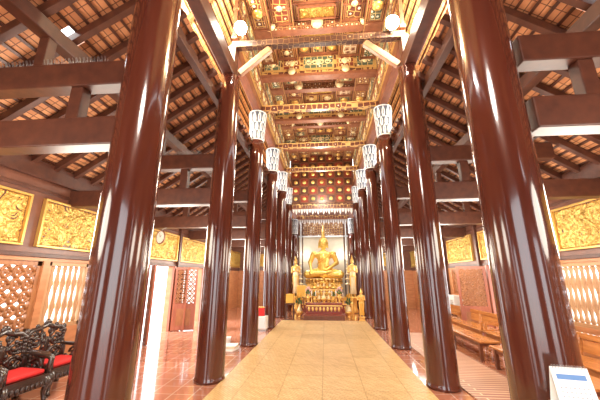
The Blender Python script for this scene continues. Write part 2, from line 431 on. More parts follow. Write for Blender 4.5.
g=Geo(); g.bx(-1.85,1.85,5.1,15.3,8.2,8.28,0)
zc=[7.90,8.03,8.16,8.03,7.90]
bays=[(CD[i],CD[i+1]) for i in range(1,5)]
bossl=[]
for bi,(a,b) in enumerate(bays):
    L=b-a
    xs=[-1.7,-1.22,-.62,.62,1.22,1.7]
    fr=[.05,.26,.45,.55,.74,.95]
    rows=[a+L*f for f in fr]
    for i in range(5):
        zz=zc[i]; x0,x1=xs[i],xs[i+1]
        g.bx(x0,x1,a,b,zz,8.2,0)
        for x in(x0,x1): g.bx(x-.025,x+.025,a,b,zz-.06,zz,1); g.bx(x-.006,x+.006,a,b,zz-.064,zz-.06,2)
        if i in(0,4): spans=[(0,2),(3,5)]
        elif i in(1,3): spans=[(0,1),(1,2),(3,4),(4,5)] if bi%2 else [(0,2),(3,4),(4,5)]
        else: spans=[(0,1),(1,2),(3,4),(4,5)]
        for (j0,j1) in spans:
            y0,y1=rows[j0]+.025,rows[j1]-.025
            pan=[(x0+.05,x1-.05)]
            if i==2 and j0 in(0,4): pan=[(x0+.05,-.26),(-.20,.20),(.26,x1-.05)] if bi%2==0 else [(x0+.05,-.03),(.03,x1-.05)]
            for pi_,(p0,p1) in enumerate(pan):
                base_=[3,5,4,6,5,4,3][(i*2+j0+bi+pi_*3)%7]
                g.bx(p0,p1,y0,y1,zz-.02,zz,2); g.bx(p0+.015,p1-.015,y0+.015,y1-.015,zz-.03,zz-.005,1)
                g.bx(p0+.055,p1-.055,y0+.055,y1-.055,zz-.035,zz-.01,2); g.bx(p0+.067,p1-.067,y0+.067,y1-.067,zz-.042,zz-.015,base_)
                if not(i==2 and j0 in(1,3)) and base_!=6: bossl.append(((p0+p1)/2,(y0+y1)/2,zz-.06,.95 if (i+j0+bi+pi_)%2==0 else .6,(i+j0+bi)%2))
        for r in rows: g.bx(x0,x1,r-.022,r+.022,zz-.05,zz,1)
struct(g.obj('ceiling',[DARK,BEAML,GOLDC,STEN,STENR,TEAL,CREAMP]))
for x,y,z,s_,c_ in bossl: boss((x,y,z),(0,0,0),s_,m=GOLDP if c_ else GOLDB)

def relief(w,h,nx,ny,seed,depth=.05,freq=8):
    vs=[];fs=[]
    for j in range(ny+1):
        for i in range(nx+1):
            x=-w/2+w*i/nx; z=-h/2+h*j/ny
            q=Vector((x*freq,z*freq,seed*7.3))
            q=q+Vector((noise.noise(q*.6),noise.noise(q*.6+Vector((9,2,4))),0))*1.2
            n1=noise.noise(q); n2=noise.noise(q*2.3+Vector((3,1,0)))
            v=.10+max(0,1-abs(n1)*3.4)*.6+max(0,1-abs(n2)*3.6)*.4
            for fx in(-.36,-.12,.12,.36):
                dx=x-fx*w; dd=(dx/.06)**2+((z+.04)/(h*.28))**2
                v+=.6*math.exp(-dd*1.6)
                dd=(dx/.035)**2+((z-h*.24)/.045)**2; v+=.7*math.exp(-dd)
            e=min(w/2-abs(x),h/2-abs(z)); v*=min(1,max(0,e/.03))
            vs.append((x,-(v*depth),z))
    for j in range(ny):
        for i in range(nx):
            a=j*(nx+1)+i; fs.append((a,a+1,a+nx+2,a+nx+1))
    g=Geo(); g.add(vs,fs,0,True); return g
def relief_panel(w,h,seed,name='relief_panel'):
    e=empty(name)
    g=Geo(); f=.035
    g.bx(-w/2-f,w/2+f,-.01,.06,-h/2-f,-h/2); g.bx(-w/2-f,w/2+f,-.01,.06,h/2,h/2+f)
    g.bx(-w/2-f,-w/2,-.01,.06,-h/2,h/2); g.bx(w/2,w/2+f,-.01,.06,-h/2,h/2)
    g.obj('frame',GOLDF,e,bevel=.006)
    g=Geo(); g.bx(-w/2,w/2,.040,.06,-h/2,h/2); g.obj('backing',DARK,e)
    relief(w,h,int(w*90),int(h*90),seed,.042,10).obj('relief',GOLDR,e,(0,.0445,0))
    return e
rp=[relief_panel(2.04,.76,1),relief_panel(2.04,.76,2)]
k=0
for s in(-1,1):
    for i in range(len(PD)):
        a=PD[i]; b=PD[i+1] if i+1<len(PD) else 17.0
        c=(a+b)/2; src=rp[(i+(s>0))%2]
        if k<2: o=rp[k]
        else: o=dup(src)
        k+=1
        if s<0 and i in(0,1): o.scale=(1.08,1,1)
        if s>0 and i==1: c=5.34; o.scale=(.86,1,1)
        if s>0 and i==2: c+=.1; o.scale=(.95,1,1)
        if s>0 and i>2: o.scale=(.88,1,1)
        o.location=(s*(WX-.062),c,2.49); o.rotation_euler=(0,0,PI/2 if s<0 else -PI/2)
        tag(o,'gilded carved relief panel of figures and foliage in a gold frame','relief panel','gilded wall panels')
small=relief_panel(1.2,.6,3); small.location=(-3.6,16.53,2.5); tag(small,'gilded relief panel on the end wall beside the shrine','relief panel','gilded wall panels')
dup(small,(3.6,16.53,2.5))
cm=None
for (a,b) in bays:
    L=b-a
    for q in(.355,.645):
        y=a+L*q
        if cm is None:
            cm=empty('ceiling_medallion'); 
            gg=Geo(); W_,H_=.48,.2
            gg.bx(-W_,W_,-H_,-H_+.03,-.03,.05); gg.bx(-W_,W_,H_-.03,H_,-.03,.05); gg.bx(-W_,-W_+.03,-H_+.03,H_-.03,-.03,.05); gg.bx(W_-.03,W_,-H_+.03,H_-.03,-.03,.05)
            gg.obj('frame',BEAML,cm,bevel=.006)
            relief(.90,.34,60,24,5,.05,9).obj('relief',GOLDR,cm,(0,0,.03),(PI/2,0,0))
            o=cm
        else:o=dup(cm)
        o.location=(0,y,8.07); tag(o,'rectangular gilt relief medallion in the central coffer','medallion','ceiling medallions')

g=Geo(); g.bx(-1.7,1.7,-.06,.06,5.36,8.18,0)
for i in range(8):
    x=-1.65+3.3*i/7; g.bx(x-.03,x+.03,-.12,-.05,5.36,8.18,1)
for j in range(7):
    z=5.4+2.75*j/6; g.bx(-1.7,1.7,-.12,-.05,z-.03,z+.03,1)
for i in range(7):
    for j in range(6):
        x=-1.65+3.3*(i+.5)/7; z=5.4+2.75*(j+.5)/6; g.bx(x-.19,x+.19,-.075,-.055,z-.18,z+.18,2 if (i+j)%2 else 3)
o=g.obj('gable_panel',[DARK,WOOD,REDP,DARK],loc=(0,15.2,0)); tag(o,'dark coffered gable panel above the shrine opening','panel')
for i in range(7):
    for j in range(6):
        boss((-1.65+3.3*(i+.5)/7,15.11,5.4+2.75*(j+.5)/6),(PI/2,0,0),.72,'small gilded rosette on the gable panel','gable rosettes')
g=Geo(); g.bx(-1.6,1.6,-.08,.08,5.12,5.35,0); g.bx(-1.6,1.6,-.1,.1,5.08,5.13,1)
n=22
for i in range(n):
    x=-1.52+3.04*i/(n-1); w=.065; h=.34 if i%2 else .24
    g.add([(x-w,-.06,5.1),(x+w,-.06,5.1),(x+w*.8,-.06,5.1-h*.6),(x,-.06,5.1-h),(x-w*.8,-.06,5.1-h*.6),
           (x-w,-.02,5.1),(x+w,-.02,5.1),(x+w*.8,-.02,5.1-h*.6),(x,-.02,5.1-h),(x-w*.8,-.02,5.1-h*.6)],
          [(0,1,2,3,4),(9,8,7,6,5)]+[(q,q+5,(q+1)%5+5,(q+1)%5) for q in range(5)],2)
for xx,dd in((0,15.2),(0,17.7)):
    o=g.obj('valance',[STEN,BEAML,SILV],loc=(xx,dd,0 if dd<16 else -.1)); tag(o,'carved beam with white pointed lotus fringe over the shrine','valance','valances')

# ------------------------------------------------------------ windows & doors
def fretfill(g,x0,x1,z0,z1,cell,t,m=0,th=.02):
    nx=max(1,round((x1-x0)/cell)); nz=max(1,round((z1-z0)/cell)); cw=(x1-x0)/nx; chh=(z1-z0)/nz
    for i in range(nx):
        for j in range(nz):
            x=x0+(i+.5)*cw; z=z0+(j+.5)*chh; r=cw*.42
            pts=[(x+r*math.cos(q*PI/5),0,z+chh*.42*math.sin(q*PI/5)) for q in range(11)]
            g.tube(pts,t,5,m); g.box((x,0,z),(r*2.6,th,t*1.3),m,Matrix.Rotation(PI/4,3,'Y')); g.box((x,0,z),(r*2.6,th,t*1.3),m,Matrix.Rotation(-PI/4,3,'Y'))
            g.ell((x,0,z),(r*.4,.025,r*.4),m,None,8,6)
def fret(w,h,cell,t):
    g=Geo(); 
    g.bx(-w/2,w/2,-.03,.03,0,.08); g.bx(-w/2,w/2,-.03,.03,h-.08,h); g.bx(-w/2,-w/2+.08,-.03,.03,0,h); g.bx(w/2-.08,w/2,-.03,.03,0,h); g.bx(-.05,.05,-.03,.03,0,h)
    fretfill(g,-w/2+.08,-.05,.08,h-.08,cell,t); fretfill(g,.05,w/2-.08,.08,h-.08,cell,t)
    return g
def balus(w,h):
    g=Geo(); g.bx(-w/2,w/2,-.04,.04,0,.07); g.bx(-w/2,w/2,-.04,.04,h-.07,h); g.bx(-w/2,-w/2+.06,-.04,.04,0,h); g.bx(w/2-.06,w/2,-.04,.04,0,h)
    n=int(w/.115)
    for i in range(1,n):
        x=-w/2+w*i/n; H=h-.14
        g.lathe([(.028,0),(.042,.03*H),(.026,.12*H),(.048,.3*H),(.026,.5*H),(.048,.7*H),(.026,.88*H),(.042,.97*H),(.028,H)],8,(x,0,.07))
    return g
wn=1
def win(side,op,kind,material):
    global wn
    d0,d1,z0,z1=op; w=d1-d0;h=z1-z0
    g=fret(w,h,.19,.032) if kind=='f' else balus(w,h)
    o=g.obj('window_%d'%wn,material,loc=(side*(WX+.06),(d0+d1)/2,z0),rot=(0,0,PI/2)); wn+=1; struct(o)
win(-1,opsL[0],'f',ORW);win(-1,opsL[1],'f',ORW); win(-1,opsL[2],'b',CREAM); win(-1,opsL[5],'f',ORW)
win(1,opsR[0],'f',ORW);win(1,opsR[1],'f',ORW); win(1,opsR[2],'b',CREAM); win(1,opsR[4],'f',ORW); win(1,opsR[5],'f',ORW)
dn=1
def leaf_geo(w,h):
    g=Geo()
    g.bx(0,.07,-.022,.022,0,h,0); g.bx(w-.07,w,-.022,.022,0,h,0)
    for z0,z1 in((0,.08),(.68,.78),(h-.08,h)): g.bx(.07,w-.07,-.022,.022,z0,z1,0)
    g.bx(.07,w-.07,-.012,.012,.08,.68,0)
    g.bx(.13,w-.13,-.022,.022,.14,.62,1)
    fretfill(g,.07,w-.07,.78,h-.08,.15,.022,1,.02)
    return g
def door(side,op,angs):
    global dn
    d0,d1,z0,z1=op
    g=Geo(); x=side*(WX-.03)
    g.bx(x-.04,x+.04,d0-.1,d0,0,z1+.02); g.bx(x-.04,x+.04,d1,d1+.1,0,z1+.02)
    o=g.obj('door_%d'%dn,[SHUT],bevel=.008); dn+=1; struct(o)
    w=(d1-d0)/2
    for (dd,an) in((d0,angs[0]),(d1,angs[1])):
        leaf_geo(w,z1-.03).obj('leaf',[SHUT,ORW],o,(side*(WX-.12),dd,.015),(0,0,an))
door(-1,opsL[3],(math.radians(-52),math.radians(20)))
door(-1,opsL[4],(math.radians(-60),math.radians(35)))
door(1,opsR[3],(math.radians(180+62),math.radians(160)))

# ------------------------------------------------------------ mats
g=Geo(); g.bx(-1.58,1.54,1.2,11.7,.003,.018); tag(g.obj('floor_mat',MATW),'wide pale tan woven reed mat running up the central aisle','mat')
g=Geo(); g.bx(2.05,2.95,3.2,9.5,.003,.015); tag(g.obj('floor_mat',MATR),'reddish striped mat beside the benches','mat')

# ------------------------------------------------------------ benches
def bench():
    e=empty('bench'); L=1.9
    g=Geo(); g.bx(-.24,.24,-L/2,L/2,.36,.40); g.obj('seat',BENCH,e,bevel=.012)
    g=Geo()
    g.bx(-.2,-.17,-L/2+.06,L/2-.06,.24,.36); g.bx(.17,.2,-L/2+.06,L/2-.06,.24,.36); g.obj('apron',BENCH,e,bevel=.004)
    g=Geo()
    for y in(-L/2+.05,0,L/2-.05): g.beam((.22,y,.40),(.275,y,.67),.06,.05)
    g.beam((.28,-L/2,.68),(.28,L/2,.68),.05,.09)
    for sgn in(-1,1):
        y0,y1=sorted((sgn*.06,sgn*(L/2-.09))); 
        g.add([(.24,y0,.44),(.24,y1,.44),(.27,y1,.63),(.27,y0,.63),(.26,y0,.44),(.26,y1,.44),(.29,y1,.63),(.29,y0,.63)],[(0,3,2,1),(4,5,6,7),(0,1,5,4),(2,3,7,6),(1,2,6,5),(0,4,7,3)])
    g.obj('backrest',BENCH,e,bevel=.005)
    for x in(-.18,.18):
        for y in(-L/2+.08,L/2-.08):
            g=Geo(); g.lathe([(.035,0),(.035,.04),(.026,.06),(.04,.2),(.03,.30),(.04,.33),(.04,.36)],12); g.obj('leg',BENCH,e,(x,y,0))
    for y in(-L/2+.04,L/2-.04):
        g=Geo(); g.beam((-.20,y,.55),(.24,y,.56),.06,.035); g.beam((-.18,y,.40),(-.18,y,.54),.045,.045); g.obj('armrest',BENCH,e,bevel=.006)
    return e
b=bench(); b.location=(3.88,4.6,0); tag(b,'low orange-brown wooden bench with a panelled back','bench','benches in the side aisle')
for d in(6.62,8.64,10.66): dup(b,(3.88,d,0))
def low_table():
    e=empty('low_bench'); L=2.2
    g=Geo(); g.bx(-.19,.19,-L/2,L/2,.33,.37); g.obj('top',BENCH,e,bevel=.01)
    g=Geo(); g.bx(-.15,.15,-L/2+.1,L/2-.1,.26,.33); g.obj('apron',WOOD,e)
    for x in(-.14,.14):
        for y in(-L/2+.12,L/2-.12):
            g=Geo(); g.bx(-.03,.03,-.03,.03,0,.33); g.obj('leg',WOOD,e,(x,y,0),bevel=.005)
    return e
t=low_table(); t.location=(3.25,7.6,0); tag(t,'plain backless brown wooden bench','bench','backless benches'); 
dup(t,(3.25,5.1,0))
e=empty('white_unit',(4.46,11.0,0),(0,0,-PI/2)); tag(e,'white boxy appliance unit on a stand against the side wall','appliance')
g=Geo(); g.bx(-.4,.4,-.16,.16,.5,.98); g.obj('casing',WHITE,e,bevel=.02)
g=Geo()
for q in range(6): g.bx(-.34,.34,-.172,-.16,.56+.05*q,.575+.05*q)
g.obj('grille',GREY,e)
g=Geo()
for x in(-.35,.35):
    for y in(-.12,.12): g.bx(x-.02,x+.02,y-.02,y+.02,0,.5)
g.bx(-.38,.38,-.15,.15,.46,.499); g.obj('stand',WOOD,e)

# ------------------------------------------------------------ carved armchairs
def spiral(cx,cz,r,turns,dirn,y=0,n=18,a0=0):
    return [(cx+r*(1-t/n*.85)*math.cos(a0+dirn*turns*2*PI*t/n),y,cz+r*(1-t/n*.85)*math.sin(a0+dirn*turns*2*PI*t/n)) for t in range(n+1)]
def armchair():
    e=empty('armchair')
    g=Geo(); g.bx(-.33,.33,-.28,.28,.36,.42); g.bx(-.31,.31,-.29,-.26,.24,.36)
    for q in range(9): g.ell((-.28+.07*q,-.295,.29),(.03,.015,.045),0,None,8,6)
    g.obj('seat',BLACKW,e,bevel=.012)
    for x in(-.28,.28):
        for y in(-.24,.24):
            g=Geo(); sx=1 if x>0 else -1; sy=1 if y>0 else -1
            g.tube([(0,0,.37),(sx*.03,sy*.03,.28),(sx*.01,sy*.01,.15),(sx*.02,sy*.02,.05),(sx*.04,sy*.04,.02)],[.05,.055,.035,.03,.045],10)
            g.obj('leg',BLACKW,e,(x,y,0))
    g=Geo()
    for s in(-1,1):
        g.tube([(s*.31,.26,.4),(s*.34,.29,.62),(s*.30,.31,.80),(s*.33,.32,.94),(s*.24,.33,1.02),(s*.12,.33,1.03),(0,.33,1.10)],[.04,.04,.035,.045,.045,.04,.05],10)
        g.tube([(p[0],.3,p[2]) for p in spiral(s*.17,.58,.11,1.8,s)],.026,7)
        g.tube([(p[0],.31,p[2]) for p in spiral(s*.17,.80,.11,1.8,-s,a0=PI/2)],.026,7)
        g.tube([(p[0],.33,p[2]) for p in spiral(s*.11,.96,.08,1.5,s)],.022,7)
        g.tube([(s*.05,.3,.45),(s*.08,.31,.6),(s*.05,.31,.75),(s*.09,.32,.95)],.022,7)
        for q in range(5): g.ell((s*(.06+.055*q),.30,.5+.05*(q%2)),(.03,.025,.035),0,None,8,6)
        for q in range(9): g.ell((s*(.32-.004*q),.29,.48+.06*q),(.04,.03,.025),0,Matrix.Rotation(s*.5,3,'Y'),8,6)
        for q in range(7): g.ell((s*.235,.29,.50+.075*q),(.032,.025,.028),0,Matrix.Rotation(-s*.6,3,'Y'),8,6)
        for q in range(5): g.ell((s*.06,.29,.50+.1*q),(.03,.025,.035),0,None,8,6)
        g.ell((s*.33,.33,1.0),(.04,.03,.07),0,None,8,6); g.ell((s*.17,.33,1.07),(.035,.03,.05),0,None,8,6)
    g.ell((0,.31,.72),(.08,.03,.16),0,None,14,8); g.ell((0,.33,1.12),(.07,.035,.07),0,None,12,8)
    g.bx(-.3,.3,.27,.31,.42,.50)
    g.obj('backrest',BLACKW,e)
    for s in(-1,1):
        g=Geo(); g.tube([(s*.31,.28,.70),(s*.33,.1,.69),(s*.34,-.15,.67),(s*.33,-.25,.63),(s*.31,-.24,.42)],[.032,.035,.04,.04,.035],10)
        g.tube([(s*.32,p[0],p[2]) for p in spiral(0,.54,.11,1.5,1)],.024,7)
        for q in range(4): g.ell((s*.32,-.18+.12*q,.46),(.02,.05,.05),0,None,8,6)
        g.obj('armrest',BLACKW,e)
    return e
c=armchair(); cl='carved dark rosewood armchair with pierced scroll back'
vs=Geo(); vs.bx(-.27,.27,-.24,.22,0,.06)
cush=None
for i,(x,d) in enumerate([(-3.86,2.55),(-3.90,3.22),(-3.94,3.89),(-3.98,4.56)]):
    o=c if i==0 else dup(c)
    o.location=(x,d,0); o.rotation_euler=(0,0,math.radians(84)); o.scale=(.86,.88,.80); tag(o,cl,'chair','carved armchairs')
    if cush is None: cush=vs.obj('seat_cushion',RED,bevel=.025); q=cush
    else: q=dup(cush)
    q.location=(x,d,.338); q.rotation_euler=o.rotation_euler; q.scale=(.86,.88,1); tag(q,'flat red fabric cushion on the carved armchair','cushion','red seat cushions')

# ------------------------------------------------------------ table with calendar
TZ=.80
e=empty('side_table',(1.62,2.08,0)); tag(e,'small table covered with a white cloth by the front column','table')
g=Geo(); g.bx(-.25,.25,-.2,.2,TZ-.04,TZ-.01); g.obj('table_top',WOOD,e)
g=Geo(); g.bx(-.26,.26,-.21,.21,TZ-.009,TZ) 
for a,b_,c_,d_ in((-.262,.262,-.215,-.208),(-.262,.262,.208,.215)): g.bx(a,b_,c_,d_,TZ-.2,TZ)
g.bx(-.265,-.258,-.21,.21,TZ-.2,TZ); g.bx(.258,.265,-.21,.21,TZ-.2,TZ); g.obj('tablecloth',WHITE,e)
for x in(-.21,.21):
    for y in(-.15,.15): g=Geo(); g.bx(-.02,.02,-.02,.02,0,TZ-.04); g.obj('leg',WOOD,e,(x,y,0))
e=empty('desk_calendar',(1.585,2.19,TZ+.022),(0,0,math.radians(-12))); e.scale=(.76,.9,.94); tag(e,'white tent-shaped desk calendar with blue header','calendar')
g=Geo(); g.add([(-.13,-.08,0),(.13,-.08,0),(.13,0,.23),(-.13,0,.23),(-.13,.08,0),(.13,.08,0)],[(0,1,2,3),(3,2,5,4),(0,4,5,1)],0); g.obj('card',WHITE,e)
g=Geo(); R=Matrix.Rotation(-math.atan2(.08,.23),3,'X')
g.box((0,-.022,.175),(.20,.003,.03),0,R); g.obj('header',BLUE,e)
g=Geo()
for j in range(5):
    for i in range(7):
        t=.02+.024*j; g.box((-.09+.03*i,-.0815+t*.348,t),(.012,.002,.006),0,R)
g.obj('date_grid',GREY,e)
g=Geo()
for i in range(12): g.tube([(-.11+.02*i,.012*math.cos(a*PI/4),.23+.012*math.sin(a*PI/4)) for a in range(8)],.002,5)
g.obj('spiral_binding',GREY,e)
g=Geo(); g.bx(-.14,.14,-.09,.09,-.022,-.0005); g.obj('stand_base',WOOD,e)

# ------------------------------------------------------------ Buddha
def remesh(o,v,sm=6):
    r=o.modifiers.new('r','REMESH'); r.mode='VOXEL'; r.voxel_size=v; r.use_smooth_shade=True
    s=o.modifiers.new('s','SMOOTH'); s.iterations=sm; s.factor=.5
def buddha(scale,loc,vox,label):
    e=empty('buddha_statue',loc); e.scale=(scale,)*3; tag(e,label,'statue')
    g=Geo()
    g.ell((0,.05,.28),(.52,.40,.28))
    for s in(-1,1): g.cap((s*.28,.05,.27),(s*.84,-.38,.2),.27,.19)
    g.cap((-.84,-.38,.19),(.10,-.58,.26),.18,.11); g.cap((.84,-.38,.17),(-.10,-.50,.15),.18,.12)
    g.cap((.10,-.58,.28),(.42,-.5,.33),.09,.06); 
    g.cap((0,.05,.35),(0,.03,.75),.36,.29); g.cap((0,.03,.75),(0,.02,1.1),.29,.36)
    g.ell((0,0,1.16),(.50,.27,.23)); g.ell((0,-.10,1.1),(.36,.19,.18))
    for s in(-1,1): g.ell((s*.47,.02,1.24),(.17,.17,.15))
    g.cap((0,.02,1.3),(0,0,1.55),.14,.11)
    g.ell((0,-.03,1.76),(.215,.225,.28)); g.ell((0,-.12,1.62),(.12,.11,.11))
    for s in(-1,1):
        g.cap((s*.225,.0,1.86),(s*.24,-.0,1.56),.036,.042)
        g.ell((s*.085,-.225,1.79),(.05,.03,.02)); g.cap((s*.03,-.245,1.85),(s*.14,-.21,1.86),.014,.012)
    g.cap((0,-.245,1.83),(0,-.29,1.72),.02,.035); g.ell((0,-.24,1.635),(.06,.035,.02))
    g.cap((-.53,.02,1.22),(-.71,.10,.80),.15,.115); g.cap((-.71,.10,.80),(-.64,-.42,.48),.11,.07)
    g.ell((-.64,-.50,.43),(.075,.09,.06))
    for i in range(4): g.cap((-.70+.04*i,-.54,.42),(-.70+.04*i,-.60-.01*(i%2),.20+.02*(i%2)),.026,.02,seg=8)
    g.cap((-.58,-.5,.44),(-.53,-.57,.36),.026,.02,seg=8)
    g.cap((.53,.02,1.22),(.69,.10,.78),.15,.115); g.cap((.69,.10,.78),(.22,-.40,.46),.11,.07)
    g.ell((.10,-.44,.44),(.13,.09,.05))
    for i in range(4): g.cap((.0,-.40-.035*i,.44),(-.17,-.40-.035*i,.43),.026,.02,seg=8)
    g.cap((.08,-.38,.47),(-.02,-.36,.51),.026,.02,seg=8)
    o=g.obj('body',GOLDY,e); remesh(o,vox)
    g=Geo(); g.ell((0,.03,1.86),(.235,.225,.23)); g.ell((0,.03,2.08),(.13,.13,.12))
    for j in range(6):
        z=1.86+.035*j; rr=.230*math.sqrt(max(.05,1-((z-1.86)/.235)**2)); n=int(22*rr/.226)
        for i in range(n):
            a=2*PI*i/n
            if math.sin(a)<-.5 and j<2: continue
            g.ell((rr*math.cos(a),.03+rr*math.sin(a),z),(.026,.026,.026),0,None,6,4)
    g.obj('hair',GOLD,e)
    g=Geo(); g.lathe([(.08,2.15),(.12,2.2),(.06,2.27),(.09,2.36),(.05,2.45),(.035,2.58),(.004,2.80)],12,(0,.03,0))
    g.obj('flame_finial',GOLD,e)
    g=Geo(); 
    path=[(.38,-.12,1.33),(.30,-.27,1.18),(.22,-.33,1.0),(.18,-.34,.8),(.15,-.36,.6)]
    for a,b_ in zip(path[:-1],path[1:]): g.beam(a,b_,.12,.02)
    g.tube([(.45,-.05,1.34),(.2,-.28,1.12),(-.05,-.33,.95),(-.29,-.21,.78),(-.34,-.05,.7)],.022,8)
    g.obj('robe_sash',GOLD,e)
    return e
buddha(1.17,(0,18.3,1.50),.026,'large gilded seated Buddha in the earth-touching pose with flame finial')
def lotus_base(w,d,h,loc,label):
    e=empty('statue_pedestal',loc); tag(e,label,'pedestal')
    g=Geo(); tiers=[(1.0,0,.08),(.96,.08,.15),(.9,.15,.22),(.86,.22,.28),(.78,.28,.44),(.82,.44,.50),(.87,.50,.57),(.83,.57,.63),(.78,.63,.74)]
    for sc_,a,b_ in tiers: g.bx(-w/2*sc_,w/2*sc_,-d/2*sc_,d/2*sc_,a*h,b_*h)
    g.lathe([(.38*w,.74*h),(.43*w,.78*h),(.35*w,.86*h),(.43*w,.95*h),(.41*w,h)],40,sy=d/w)
    g.obj('tiers',[GOLD],e,bevel=.01)
    g=Geo()
    for ring,(z,up) in enumerate(((.79,-1),(.93,1))):
        n=26
        for i in range(n):
            a=2*PI*i/n; p=Vector((.42*w*math.cos(a),.42*d*math.sin(a),z*h))
            g.ell(p,(.03*w,.045*w,.07*h),0,Matrix.Rotation(a,3,'Z')@Matrix.Rotation(.3*up,3,'Y'),8,6)
    for row,(zz,yy,nn,hh,ww) in enumerate(((.36,.39,11,.07,.36),(.12,.48,15,.04,.46),(.53,.435,13,.035,.41))):
        for i in range(nn):
            g.ell((-ww*w+2*ww*w*i/(nn-1),-yy*d,zz*h),(.024*w,.02,hh*h),0,None,8,6)
    o=g.obj('lotus_petals',GOLDB,e); o['kind']='stuff'
    return e
lotus_base(2.5,2.0,1.195,(0,18.3,.30),'large gilded lotus pedestal under the main Buddha')
g=Geo(); g.bx(-2.2,2.2,16.9,20.2,0,.3,0); g.bx(-2.22,2.22,16.88,16.94,.24,.3,1); struct(g.obj('trim_3',[REDP,GOLD]))
g=Geo()
g.bx(-1.75,1.75,0,.06,0,3.9,0); g.bx(-1.75,1.75,0,.06,3.9,4.9,3)
for s in(-1,1):
    for xx,mm,ww in((1.68,2,.07),(1.5,1,.03),(1.38,2,.03)): g.bx(s*xx-ww,s*xx+ww,-.07,0,0,4.9,mm)
g.bx(-1.75,1.75,-.07,0,3.88,3.97,1)
o=g.obj('altar_screen',[PALE,SILV,DARK,STEN],loc=(0,19.8,.3)); tag(o,'pale screen with dark top and slim silver frame behind the Buddha','screen')

g=Geo()
AT=[(2.1,14.55,.38),(1.85,15.0,.68),(1.6,15.5,.98)]
for i,(w,d0,z) in enumerate(AT): 
    g.bx(-w/2,w/2,d0,16.4,0 if i==0 else z-.3,z,0); g.bx(-w/2-.02,w/2+.02,d0-.02,d0+.02,z-.06,z-.001,1)
    for q in range(14): g.ell((-w/2+w*(q+.5)/14,d0-.01,z-.16),(.045,.02,.06),1,None,8,6)
o=g.obj('tiered_altar',[REDP,GOLDB]); tag(o,'gilded three-step altar in front of the main Buddha','altar')
sb=buddha(.28,(0,16.05,.981),.05,'small gilded seated Buddha on the altar step'); sb['group']='small altar Buddhas'
for x in(-.52,.52): dup(sb,(x,16.0,.981),scale=(.2,)*3)
for x in(-.72,-.42,-.14,.14,.42,.72): dup(sb,(x,15.3,.681),scale=(.13,)*3)
def chatra(loc,h,m):
    e=empty('tiered_umbrella',loc); tag(e,'slim tiered gilt ceremonial umbrella standing by the altar','umbrella','ceremonial umbrellas')
    g=Geo(); g.lathe([(.12,0),(.12,.03),(.05,.07),(.02,.12),(.014,h)],12); g.obj('pole',GOLD,e)
    g=Geo()
    for q in range(5):
        z=h*.5+q*h*.11; r=.17-.028*q
        g.lathe([(r,z),(r*1.02,z+.05),(r*.5,z+.09),(.015,z+.11)],18)
    g.lathe([(.02,h),(.03,h+.03),(.004,h+.16)],8); g.obj('canopies',m,e); return e
ch=chatra((-1.5,15.75,0),2.5,PGOLD); dup(ch,(1.5,15.75,0)); 
for x,d,sc_ in((-1.28,16.45,.95),(1.28,16.45,.95)): dup(ch,(x,d,0),scale=(sc_,)*3)

e=empty('offering_table',(0,12.9,0)); tag(e,'low red and gold offering table at the end of the mat','table')
g=Geo(); g.bx(-.75,.75,-.35,.35,.5,.56); g.obj('table_top',REDP,e,bevel=.01)
g=Geo(); g.bx(-.7,.7,-.32,-.29,.12,.5,0); g.bx(-.7,-.67,-.3,.3,.12,.5); g.bx(.67,.7,-.3,.3,.12,.5)
for q in range(9): g.ell((-.6+.15*q,-.33,.33),(.05,.02,.09),1,None,8,6)
g.bx(-.72,.72,-.34,-.31,.44,.48,1); g.obj('apron',[REDP,GOLDB],e)
for x in(-.68,.68):
    for y in(-.29,.29): g=Geo(); g.tube([(0,0,.5),(.0,0,.2),(.02*(1 if x>0 else -1),0,0)],[.035,.03,.045],10); g.obj('leg',REDP,e,(x,y,0))
e=empty('kneeling_step',(0,12.28,0)); tag(e,'low red carpeted step before the offering table','step')
g=Geo(); g.bx(-.8,.8,-.2,.2,0,.14); g.obj('plinth',WOOD,e,bevel=.01); g=Geo(); g.bx(-.78,.78,-.19,.19,.141,.165); g.obj('carpet',REDP,e)
def candle(loc):
    e=empty('candlestick',loc); tag(e,'brass candlestick with a white candle on the offering table','candlestick','altar candlesticks')
    g=Geo(); g.lathe([(.06,0),(.06,.02),(.02,.05),(.03,.12),(.015,.2),(.04,.24),(.04,.25)],14); g.obj('stand',GOLD,e)
    g=Geo(); g.lathe([(.018,.25),(.018,.45),(.004,.47)],10); g.obj('candle',WHITE,e)
    return e
def vase(loc,fm=PINK,lab='gilt vase holding lotus flowers and leaves'):
    e=empty('flower_vase',loc); tag(e,lab,'vase','altar flower vases')
    g=Geo(); g.lathe([(.05,0),(.06,.02),(.03,.05),(.08,.14),(.07,.22),(.035,.27),(.06,.31)],16); g.obj('vase',GOLD,e)
    g=Geo(); fl=Geo(); fl.ell((0,0,.03),(.028,.028,.045),0,None,8,6)
    for q in range(4): fl.ell((.02*math.cos(q*PI/2),.02*math.sin(q*PI/2),.02),(.014,.014,.04),0,None,6,5)
    f0=None
    for q in range(7):
        a=q*2.4; r=.03+.014*q; x,y,z=r*math.cos(a),r*math.sin(a),.40+.025*(7-q)
        g.tube([(0,0,.28),(x*.4,y*.4,.36),(x,y,z)],.006,5); g.ell((x*.9,y*.9,z-.08),(.03,.012,.045),0,Matrix.Rotation(a,3,'Z'),8,6)
        if f0 is None: f0=fl.obj('flower',fm,e,(x,y,z))
        else:
            f=f0.copy(); COL.objects.link(f); f.location=(x,y,z)
    g.obj('stems',GREEN,e)
    return e
a=candle((-.5,12.78,.561)); 
for p in((.5,12.78,.561),(-.34,12.97,.561),(.34,12.97,.561),(-.9,14.75,.381),(-.7,14.7,.381),(.9,14.75,.381),(.7,14.7,.381)): dup(a,p)
v=vase((-.66,13.05,.561)); dup(v,(.66,13.05,.561))
